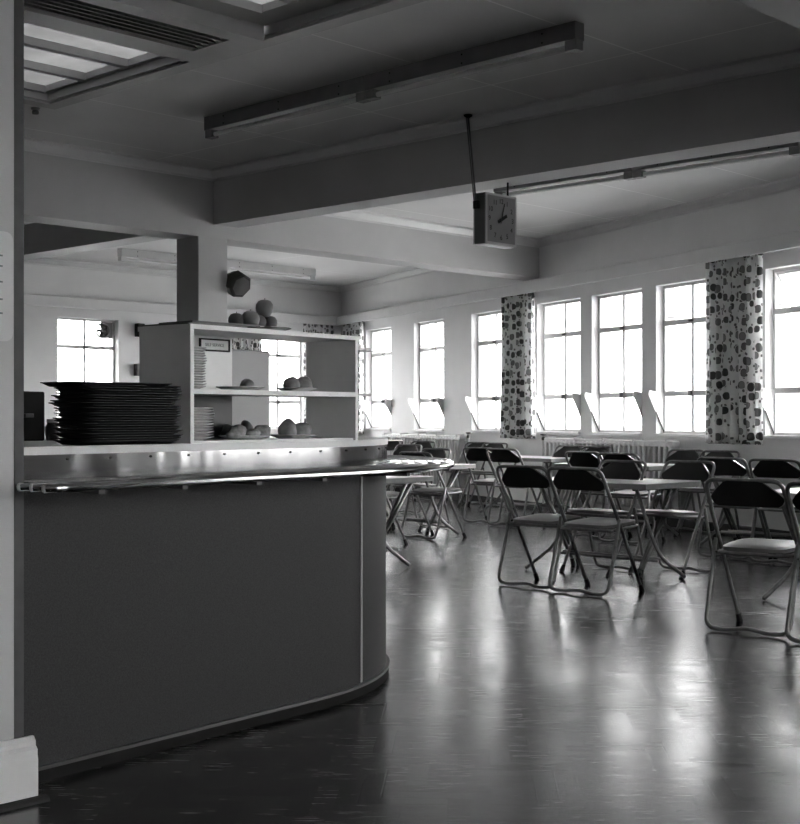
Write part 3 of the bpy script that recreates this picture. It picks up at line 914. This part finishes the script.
# things at the back of the counter, left
def dark_box(x0, y0, w, d, h, name, label, cat, ang=EA, sub=None):
    T = thing(name, label, cat, frame(x0, y0, Z_TOP, ang))
    obj('casing', box(0, w, 0, d, 0, h, .006), MAT['black'], T)
    return T
T = dark_box(-1.475, 5.06, .16, .20, .190, 'toaster', 'black boxy toaster at the far left end of the counter', 'toaster')
obj('lever', box(.06, .10, -.012, .0, .09, .105, .002), MAT['dark_grey'], T)
obj('slot', box(.03, .13, .06, .08, .188, .192), MAT['dark_grey'], T)
T = dark_box(-1.625, 5.26, .15, .16, .275, 'urn', 'tall black box behind the toaster at the left wall edge', 'urn')
obj('lid', box(.01, .14, .01, .15, .275, .283, .003), MAT['dark_grey'], T)
J = thing('jar', 'small jar between the toaster and the tray stack', 'jar', frame(-1.352, 5.20, Z_TOP))
obj('jar_body', lathe(bmesh.new(), [(0,0),(.022,0),(.025,.01),(.025,.055),(.02,.066),(.02,.07),(0,.07)], 20), MAT['dark_grey'], J, None, 40)
obj('lid', lathe(bmesh.new(), [(0,.07),(.022,.07),(.022,.083),(0,.085)], 20), MAT['fridge'], J, None, 40)
J = thing('cup', 'little pale cup beside the jar behind the trays', 'cup', frame(-1.395, 5.33, Z_TOP))
obj('cup_body', lathe(bmesh.new(), [(0,0),(.016,0),(.02,.02),(.023,.055),(.021,.055),(.017,.01),(0,.006)], 18), MAT['china'], J, None, 40)
obj('handle', tube(bmesh.new(), [(.021,0,.045),(.036,0,.042),(.036,0,.02),(.019,0,.014)], .003, 6), MAT['china'], J, None, True)

# grey refrigerator behind the counter
fx = Vector((-.66, 6.80)); fo = fx - E2*.42
F = thing('refrigerator', 'tall grey refrigerator cabinet standing behind the display shelf', 'refrigerator', frame(fo.x, fo.y, 0, EA))
obj('cabinet_body', box(0, .42, .045, .5, .06, 1.45, .01), MAT['fridge'], F)
dr = obj('door', box(0, .42, 0, .042, .08, 1.45, .01), MAT['fridge'], F)
obj('handle', box(.03, .05, -.03, 0, .9, 1.15, .004), MAT['chrome'], dr)
for px_ in (.03, .35):
    for py_ in (.06, .44): obj('foot', box(px_, px_+.04, py_, py_+.04, 0, .06), MAT['black'], F)

# ------------------------------------------------------------------ folding chairs
CH_R = .0115
def chair_proto():
    t = thing('folding_chair', 'x', 'chair', Matrix.Identity(4), 'folding chairs around the tables')
    steel = MAT['tube_steel']
    H = .804
    # front-leg tube: both sides joined by the top bow behind the backrest
    def side(x): return [(x, .205, .03), (x, .155, .12), (x, -.045, .47), (x*.985, -.175, .69)]
    L = side(-.212); R = side(.212)
    top = [(-.206, -.232, H-.012), (.206, -.232, H-.012)]
    pts = L + top + R[::-1]
    pth = round_path(pts, [0, .03, .05, .05, .11, .11, .05, .05, .03, 0], 7)
    obj('back_frame', tube(bmesh.new(), pth, CH_R, 8), steel, t, None, True)
    # rear leg: U with a wavy foot bar
    zz = .012
    U = [(-.226, -.055, .475), (-.228, -.115, .26), (-.228, -.185, .02), (-.11, -.185, zz), (-.03, -.172, zz+.014), (.03, -.172, zz+.014), (.11, -.185, zz), (.228, -.185, .02), (.228, -.115, .26), (.226, -.055, .475)]
    pth = round_path(U, [0, .03, .085, .03, .04, .04, .03, .085, .03, 0], 7)
    obj('rear_leg', tube(bmesh.new(), pth, CH_R, 8), steel, t, None, True)
    # seat frame and hinge bars
    bm = bmesh.new()
    S = [(-.195, -.115, .405), (-.195, .215, .425), (.195, .215, .425), (.195, -.115, .405)]
    tube(bm, round_path(S, .05, 6, True), .010, 8, True)
    for s in (-1, 1): tube(bm, [(s*.227, -.075, .405), (s*.19, -.075, .407)], .007, 6)
    obj('seat_frame', bm, steel, t, None, True)
    # seat pad
    bm = bmesh.new(); n = 10; V = []
    for iy in range(n+1):
        for ix in range(n+1):
            u, v = ix/n*2-1, iy/n*2-1
            ex = max(abs(u), abs(v))
            w = .19 - .012*(v < 0)*(-v)
            # superellipse mapping for rounded corners
            k = 1/((abs(u)**6 + abs(v)**6)**(1/6)+1e-9)*ex if ex > 0 else 1
            x = u*k*w; y = .05 + v*k*.175
            z = .437 + .020*(v+1)/2 + .012*(1-ex**4)
            V.append(bm.verts.new((x, y, z)))
    for iy in range(n):
        for ix in range(n):
            a = iy*(n+1)+ix
            bm.faces.new((V[a], V[a+1], V[a+n+2], V[a+n+1]))
    ret = bmesh.ops.extrude_face_region(bm, geom=bm.faces[:])
    for v in [g for g in ret['geom'] if isinstance(g, bmesh.types.BMVert)]:
        v.co.z = .418 + .020*((v.co.y-.05)/.175+1)/2
    obj('seat', bm, MAT['seat_vinyl'], t, None, 50)
    # back panel: chamfered upper corners, curved
    bm = bmesh.new()
    outline = [(-.115, .0), (.115, .0), (.135, -.012), (.192, -.072), (.196, -.10), (.186, -.150), (.165, -.162), (-.165, -.162), (-.186, -.150), (-.196, -.10), (-.192, -.072), (-.135, -.012)]
    def bp(x, dz, off):
        z = H-.012+dz
        y = -.232 + (-dz)*.46 + .0 - .030*(1-(x/.2)**2) + .012
        return (x, y+off, z)
    # build as strips across z for curvature
    rows = [(-.004, .100), (-.014, .112), (-.038, .142), (-.064, .174), (-.088, .197), (-.102, .197), (-.124, .184), (-.136, .164)]
    nx = 14
    for off, flip in ((.0, False), (.022, True)):
        G = [[bm.verts.new(bp(w*(2*i/nx-1), dz, off)) for i in range(nx+1)] for dz, w in rows]
        if not flip: G0 = G
        else: G1 = G
        for r in range(len(rows)-1):
            for i in range(nx): bm.faces.new((G[r][i], G[r][i+1], G[r+1][i+1], G[r+1][i]))
    nr = len(rows)
    for i in range(nx):
        bm.faces.new((G0[0][i], G0[0][i+1], G1[0][i+1], G1[0][i])); bm.faces.new((G0[-1][i], G0[-1][i+1], G1[-1][i+1], G1[-1][i]))
    for r in range(nr-1):
        for i in (0, nx): bm.faces.new((G0[r][i], G0[r+1][i], G1[r+1][i], G1[r][i]))
    obj('backrest', bm, MAT['vinyl'], t, None, 50)
    for s in (-1, 1):
        bm = bmesh.new(); tube(bm, [(s*.212, .222, .0), (s*.212, .216, .012), (s*.212, .196, .048)], [.017, .017, .014], 10)
        obj('foot_cap', bm, MAT['rubber'], t, None, 40)
    return t
CH = chair_proto()
h_B = radians(AB-90)          # local +y (front) points along B
h_mB = h_B + pi
h_A = radians(AB)
first = True
def chair(x, y, ang, label, jit=True):
    global first
    a = ang + (radians(rnd.uniform(-4, 4)) if jit else 0)
    # (x, y): floor point under the middle of the foot bar; local origin is shifted accordingly
    M = frame(x, y, 0, a) @ Matrix.Translation((0, .185, 0))
    if first:
        CH.matrix_world = M; CH['label'] = label; first = False
        return CH
    return dup(CH, M, label)
def chair_top(x, y, ang, label):
    # (x, y): point under the top of the backrest
    M = frame(x, y, 0, ang + radians(rnd.uniform(-4, 4))) @ Matrix.Translation((0, .232, 0))
    return dup(CH, M, label)
chair(1.775, 6.85, h_B+radians(6), 'black folding chair standing nearest the camera on open floor at right', False)
chair(2.075, 6.45, h_B+radians(2), 'folding chair cut off by the right edge of the picture', False)
chair(.815, 8.74, h_B, 'left of the two folding chairs seen from behind at the front white table', False)
chair(1.115, 8.40, h_B, 'right of the two folding chairs seen from behind at the front white table', False)
chair_top(2.11, 9.70, h_mB, 'folding chair facing the camera at the right end of the front white table')
chair_top(1.64, 9.78, h_mB, 'folding chair facing the camera behind the middle of the front white table')
chair(2.55, 10.55, h_B, 'left chair of the pair seen from behind beneath the right-hand curtain')
chair(2.85, 10.13, h_B, 'right chair of the pair seen from behind beneath the right-hand curtain')
chair_top(2.835, 13.2, h_mB, 'left of two chairs backing onto the wall below the right-hand curtain')
chair_top(3.06, 12.74, h_mB, 'right of two chairs backing onto the wall below the right-hand curtain')
chair_top(1.94, 15.1, h_mB, 'left of two chairs standing against the near radiator')
chair_top(2.165, 14.62, h_mB, 'right of two chairs standing against the near radiator')
chair_top(1.683, 12.36, h_B, 'left chair of the dark-backed pair before the table by the near radiator')
chair_top(1.916, 11.80, h_B, 'chair with its back to the camera, half hidden behind the front table chair')
chair_top(.82, 14.05, h_B, 'left chair of the pair seen from behind below the middle curtain')
chair_top(1.03, 13.60, h_B, 'right chair of the pair seen from behind below the middle curtain')
chair_top(1.02, 17.3, h_mB, 'left of two pale-lit chairs against the wall left of the middle curtain')
chair_top(1.205, 16.8, h_mB, 'right of two pale-lit chairs against the wall left of the middle curtain')
chair_top(.376, 13.6, h_mB, 'dark-backed chair just above the tip of the tray rail')
chair_top(.117, 15.7, h_mB, 'chair behind the tray rail, left of the dark-backed one')
chair_top(-.10, 18.6, h_A, 'farthest chair, turned sideways beside the end of the counter')
chair_top(.32, 17.9, h_mB, 'pale-lit far chair in front of the left radiator')
chair_top(.13, 12.25, h_B, 'chair tucked under the table behind the counter end')
chair_top(-.42, 11.6, h_B, 'chair mostly hidden behind the counter end')

# ------------------------------------------------------------------ folding tables
TL, TWD, TH = 1.10, .70, .665
def table_proto():
    t = thing('folding_table', 'x', 'table', Matrix.Identity(4), 'white-topped folding tables')
    # origin at the near right corner: local x = B (0..TWD), local y = A (0..TL)
    obj('tabletop', box(0, TWD, 0, TL, TH-.006, TH, .002), MAT['table_top'], t)
    obj('edge_band', box(.002, TWD-.002, .002, TL-.002, TH-.04, TH-.006), MAT['table_edge'], t)
    z0 = TH-.045; st = MAT['tube_steel']
    for yy, s in ((.14, -1), (TL-.14, 1)):
        o = s*.05
        xa, xb = (.07, TWD-.06) if s < 0 else (TWD-.07, .06)
        d = 1 if xb > xa else -1
        P = [(xa, yy+o*.4, z0), (xa+d*.17, yy+o, z0*.52), (xa+d*.30, yy+o*1.2, .16), (xa+d*.60, yy+o*1.8, .016)]
        if s < 0: P = [(.07, .12, z0), (.15, .06, z0*.5), (.20, .02, .16), (.33, -.10, .016)]
        obj('leg', tube(bmesh.new(), round_path(P, [0, .1, .14, 0], 8), .0135, 8), st, t, None, True)
        P = [(xb, yy-o*.4, z0), (xa+d*.10, yy-o*.4, .035)]
        lg = obj('leg', tube(bmesh.new(), P, .0135, 8), st, t, None, True)
        q = Vector(P[1]); u = (Vector(P[0])-q).normalized()
        obj('foot_cap', tube(bmesh.new(), [q-Vector((0,0,.035)), q+u*.03], [.018, .016], 10), MAT['rubber'], lg)
        P = [(xb-d*.03, yy-o*.4+.03, z0), (xa+d*.13, yy-o*.4+.03, .035)]
        lg = obj('leg', tube(bmesh.new(), P, .0135, 8), st, t, None, True)
        q = Vector(P[1]); u = (Vector(P[0])-q).normalized()
        obj('foot_cap', tube(bmesh.new(), [q-Vector((0,0,.035)), q+u*.03], [.018, .016], 10), MAT['rubber'], lg)
        obj('cross_rail', tube(bmesh.new(), [(.06, yy, z0+.0), (TWD-.06, yy, z0)], .012, 8), st, t, None, True)
    for x in (.30, .42):
        obj('stretcher', tube(bmesh.new(), [(x, .10, .115), (x, TL-.10, .115)], .0115, 8), st, t, None, True)
    return t
TB = table_proto(); tfirst = True
def table(b, a, label):
    global tfirst
    p = ab(b, a)
    M = frame(p.x, p.y, 0, radians(AB))
    if tfirst:
        TB.matrix_world = M; TB['label'] = label; tfirst = False
    else: dup(TB, M, label)
def bacoord(x, y): return x*Bv.x + y*Bv.y, x*Av.x + y*Av.y
b_, a_ = bacoord(1.658, 9.01); table(b_, a_, 'front white-topped folding table with two chairs seen from behind')
b_, a_ = bacoord(2.22, 8.05); table(b_, a_-1.0, 'white-topped folding table cut off by the right edge')
b_, a_ = bacoord(1.66, 14.7); table(b_, a_, 'folding table below the middle curtain')
b_, a_ = bacoord(2.62, 13.05); table(b_-.72, a_-.25, 'folding table in front of the near radiator')
table(10.1, 5.05, 'folding table in front of the wall below the right-hand curtain')
b_, a_ = bacoord(.735, 12.93); table(b_-TWD, a_, 'folding table just right of the tray rail tip')
b_, a_ = bacoord(.253, 10.26); table(b_-TWD, a_, 'folding table tucked behind the rounded counter end')

# ------------------------------------------------------------------ fluorescent fittings
def fluoro(p0, p1, zc, label, mat, half_tubes=2):
    p0, p1 = Vector(p0), Vector(p1); d = p1-p0; L = d.length; ang = atan2(d.y, d.x)
    T = thing('fluorescent_light', label, 'ceiling light', frame(p0.x, p0.y, zc, ang), 'unlit fluorescent fittings')
    h = L/2
    for k in range(2):
        bm = box(k*h+.004, (k+1)*h-.004, -.045, .045, -.105, 0, .004)
        b = obj('batten', bm, mat, T)
        bm = bmesh.new()
        for xx in (k*h+.25, k*h+h*.5, (k+1)*h-.25):
            for yy, zz in ((-.046, -.03), (-.046, -.085), (.046, -.03)):
                bmesh.ops.create_icosphere(bm, subdivisions=1, radius=.007, matrix=Matrix.Translation((xx, yy, zz)))
        obj('screws', bm, MAT['black'], b)
        e0, e1 = k*h, (k+1)*h
        for xx in ((e0+.005, e0+.09), (e1-.09, e1-.005)):
            obj('lamp_holder', box(xx[0], xx[1], -.035, .035, -.165, -.105, .004), mat, T)
        obj('lamp_tube', tube(bmesh.new(), [(e0+.09, 0, -.138), (e1-.09, 0, -.138)], .019, 14), MAT['lamp_glass'], T, None, 40)
    return T
fluoro((-1.49, 10.385), (1.06, 7.86), CEIL_HI, 'long unlit twin fluorescent fitting on the near ceiling', MAT['fitting'])
fluoro((.876, 12.19), (3.04, 10.11), CEIL_LO, 'unlit fluorescent fitting running behind the hanging clock', MAT['fitting'])
fluoro((-3.57, 16.99), (-1.247, 19.40), CEIL_LO, 'pale fluorescent fitting passing behind the pillar', MAT['fitting_pale'])

# small ceiling roses / sprinkler heads
for (x, y, zc, lb_) in ((-2.74, 10.05, CEIL_HI, 'small round sprinkler knob on the ceiling below the rooflight corner'), (-.88, 17.5, CEIL_LO, 'small round knob on the far bay ceiling')):
    T = thing('sprinkler', lb_, 'sprinkler', frame(x, y, zc))
    obj('rose', lathe(bmesh.new(), [(0,0),(.035,0),(.032,-.014),(.014,-.02),(0,-.02)], 16), MAT['fitting'], T, None, 40)
    obj('nozzle', lathe(bmesh.new(), [(.022,-.018),(.026,-.03),(.024,-.045),(0,-.048)], 16), MAT['dark_grey'], T, None, 40)

# ------------------------------------------------------------------ hanging clock
cz0, cz1 = 2.43, 2.815
K = thing('wall_clock', 'square double-sided clock hanging on rods below the beam', 'clock', Matrix.Translation(ab(7.73, 6.49)) @ Matrix.Rotation(radians(AB), 4, 'Z'))
cw, cd = .365, .125
obj('case', box(0, cw, .012, cd-.012, cz0, cz1, .004), MAT['clock_case'], K)
obj('bottom_plate', box(.01, cw-.01, .015, cd-.015, cz0-.006, cz0), MAT['gloss_white'], K)
for k, yy in enumerate((.0, cd-.012)):
    bm = bmesh.new(); r_ = .016
    bx(bm, 0, cw, yy, yy+.012, cz1-r_, cz1); bx(bm, 0, cw, yy, yy+.012, cz0, cz0+r_); bx(bm, 0, r_, yy, yy+.012, cz0+r_, cz1-r_); bx(bm, cw-r_, cw, yy, yy+.012, cz0+r_, cz1-r_)
    obj('rim', bm, MAT['clock_rim'], K)
    dial = obj('dial', box(r_, cw-r_, yy+.003, yy+.010, cz0+r_, cz1-r_), MAT['clock_face'], K)
    if k: continue
    cx_, cz_ = cw/2, (cz0+cz1)/2
    big = bmesh.new()
    for hnum in range(1, 13):
        a = radians(30*hnum); R = .138
        ux, uz = sin(a), cos(a); m = max(abs(ux), abs(uz)); R2 = .138*(1 + .10*(1/m-1)/.155*.4)
        me = text_mesh(str(hnum), .052)
        me.transform(Matrix.Translation((cx_+ux*R2, yy+.0026, cz_+uz*R2)) @ Matrix.Rotation(pi/2, 4, 'X'))
        big.from_mesh(me); bpy.data.meshes.remove(me)
    obj('numerals', big, MAT['black'], dial)
    def hand(angle, length, tail, w, y, nm):
        bm = box(-w/2, w/2, -.0012, .0012, -tail, length)
        bm.transform(Matrix.Translation((cx_, y, cz_)) @ Matrix.Rotation(radians(angle), 4, 'Y'))
        obj(nm, bm, MAT['black'], dial)
    hand(61, .075, .045, .024, yy+.0005, 'hour_hand')
    hand(16, .130, .03, .006, yy-.002, 'minute_hand')
    obj('hub', tube(bmesh.new(), [(cx_, yy+.003, cz_), (cx_, yy-.004, cz_)], .012, 12), MAT['black'], dial)
bm = bmesh.new()
p_top = ab(7.79, 7.04)
Ki = K.matrix_world.inverted()
tp = Ki @ Vector((.523, 10.28, CEIL_HI)); 
bt = Vector((-.014, .085, cz1-.09))
tube(bm, [bt, tp], .007, 8); tube(bm, [bt+Vector((.0, .018, 0)), tp+Vector((0, .018, 0))], .005, 8)
obj('hanging_rod', bm, MAT['clock_case'], K, None, True)
obj('ceiling_plate', lathe(bmesh.new(), [(0,0),(.035,0),(.03,-.012),(.012,-.022),(0,-.022)], 16, tuple(tp)), MAT['black'], K, None, 40)
obj('rod_clamp', box(-.026, 0, .06, .11, cz1-.12, cz1-.06, .004), MAT['black'], K)
bm = tube(bmesh.new(), [(cw-.03, cd/2, cz1), (cw-.03, cd/2, Z_A)], .008, 8); obj('hanging_rod', bm, MAT['black'], K, None, True)

# ------------------------------------------------------------------ things on the far wall and pillar
def wall_box(Mx, s, z, w, h, d, name, label, cat, mat='black'):
    T = thing(name, label, cat, Mx @ Matrix.Translation((s, 0, z)))
    obj('casing', box(-w/2, w/2, 0, d, -h/2, h/2, .012), MAT[mat], T)
    obj('knob', lathe(bmesh.new(), [(0,0),(.022,0),(.02,.02),(0,.022)], 14), MAT['dark_grey'], T, Matrix.Translation((0, d, -h*.12)) @ Matrix.Rotation(-pi/2, 4, 'X'), 40)
wall_box(ME, 4.04, 2.37, .12, .19, .10, 'alarm_bell', 'black rounded box high on the far wall left of the shelf', 'alarm bell')
wall_box(ME, 4.04, 1.80, .15, .17, .09, 'switch_box', 'dark switch box on the far wall below the black rounded one', 'switch box', 'dark_grey')
T = thing('extractor_fan', 'small grey fan fixed in the top corner of the far wall window', 'fan', ME @ Matrix.Translation((4.52, -.11, 2.36)))
obj('mounting_plate', box(-.13, .06, -.02, .0, -.12, .12, .004), MAT['fitting'], T)
bm = bmesh.new(); lathe(bm, [(.10,0),(.11,.005),(.11,.07),(.10,.075),(.10,0)], 24)
obj('fan_ring', bm, MAT['fitting'], T, Matrix.Rotation(-pi/2, 4, 'X') @ Matrix.Translation((.07, .02, 0)), 40)
bm = bmesh.new()
for k in range(5):
    b_m = box(.015, .095, -.022, .022, -.002, .002); b_m.transform(Matrix.Rotation(2*pi*k/5, 4, 'Z') @ Matrix.Rotation(radians(25), 4, 'X'))
    me = bpy.data.meshes.new('tmp'); b_m.to_mesh(me); b_m.free(); bm.from_mesh(me); bpy.data.meshes.remove(me)
obj('fan_blades', bm, MAT['dark_grey'], T, Matrix.Rotation(-pi/2, 4, 'X') @ Matrix.Translation((.07, .02, .035)))
# black faceted loudspeaker on the pillar
p = ab(8.075, 10.12)
T = thing('loudspeaker', 'black faceted loudspeaker on the right side of the pillar', 'loudspeaker', Matrix.Translation((p.x+.045, p.y, 2.37)))
R = Matrix.Translation((.125, -.02, .03)) @ Euler((radians(115), radians(10), radians(48))).to_matrix().to_4x4()
bm = bmesh.new(); lathe(bm, [(0,-.10),(.085,-.10),(.125,-.02),(.125,.07),(.11,.085),(0,.085)], 7)
obj('housing', bm, MAT['black'], T, R)
obj('grille', lathe(bmesh.new(), [(.095,.085),(.095,.092),(0,.094)], 7), MAT['dark_grey'], T, R)
bm = bmesh.new(); tube(bm, [(0, 0, .03), (.06, -.01, .10), (.10, -.02, .08)], .012, 8); bx(bm, -.05, .012, -.04, .04, -.03, .09)
obj('bracket', bm, MAT['black'], T)

# notice on the near wall
T = thing('notice', 'pale rounded paper notice pasted on the near wall end', 'notice', MAB @ Matrix.Translation((0, NA, 0)))
bm = bmesh.new()
pts = round_path([(1.70, 1.33, 0), (NB-.034, 1.33, 0), (NB-.034, 1.645, 0), (1.70, 1.645, 0)], .03, 5, True)
prism(bm, [(q.x, q.y) for q in pts], 0, .002)
bm.transform(Matrix.Rotation(pi/2, 4, 'X'))
obj('sheet', bm, MAT['paper'], T)
bm = bmesh.new()
for z_, w_ in ((1.575, .12), (1.545, .09), (1.50, .15), (1.45, .11), (1.41, .08)):
    bx(bm, 1.98-w_, 1.982, -.0026, -.0021, z_-.0025, z_+.0025)
obj('print_lines', bm, MAT['ink'], T)

# ------------------------------------------------------------------ outdoors
tag(obj('ground', prism(bmesh.new(), [(-400, -300), (500, -300), (500, 700), (-400, 700)], -3.2, -3.0), MAT['ground']), 'open ground outside the windows', None, None, 'structure')
def block(x, y, ang, w, d, h, label):
    T = thing('building', label, 'building', frame(x, y, -3.0, ang))
    wl = obj('walls', box(0, w, 0, d, 0, h), MAT['facade'], T)
    obj('roof', box(-.3, w+.3, -.3, d+.3, h, h+.4), MAT['facade'], T)
    bm = bmesh.new()
    k = 1.5
    while k < w-1.5:
        for z_ in (1.2, 3.6): bx(bm, k, k+1.1, -.05, .02, z_, z_+1.2)
        k += 3.0
    obj('window_row', bm, MAT['fridge'], T)
block(16, 62, radians(-5), 22, 9, 5.2, 'pale building faintly visible through the lower window panes')
block(44, 70, radians(-12), 16, 9, 4.7, 'second pale building farther right outside the windows')
block(-22, 66, radians(8), 20, 9, 5.4, 'pale building outside the far wall windows')

# ------------------------------------------------------------------ sky, camera
w = bpy.data.worlds.new('overcast'); SC.world = w; w.use_nodes = True
nt = w.node_tree; bg = nt.nodes['Background']
bg.inputs['Color'].default_value = (1, 1, 1, 1)
bg.inputs['Strength'].default_value = 5.0

cam_d = bpy.data.cameras.new('camera'); cam = bpy.data.objects.new('camera', cam_d); COL.objects.link(cam)
cam.location = (0, 0, 1.11); cam.rotation_euler = (pi/2, 0, 0)
cam_d.sensor_width = 36; cam_d.sensor_fit = 'AUTO'
cam_d.lens = 1337/824*36
cam_d.shift_y = 6/824
cam_d.clip_end = 2000; cam_d.clip_start = .05
SC.camera = cam

SC.view_settings.view_transform = 'Standard'
SC.view_settings.look = 'None'
SC.view_settings.gamma = 1
SC.view_settings.exposure = 2.5
SC.view_settings.use_curve_mapping = False
cy = SC.cycles
cy.max_bounces = 12; cy.diffuse_bounces = 6; cy.glossy_bounces = 4; cy.transparent_max_bounces = 16; cy.transmission_bounces = 4
cy.sample_clamp_indirect = 6
cy.use_denoising = True
cy.caustics_reflective = False; cy.caustics_refractive = False
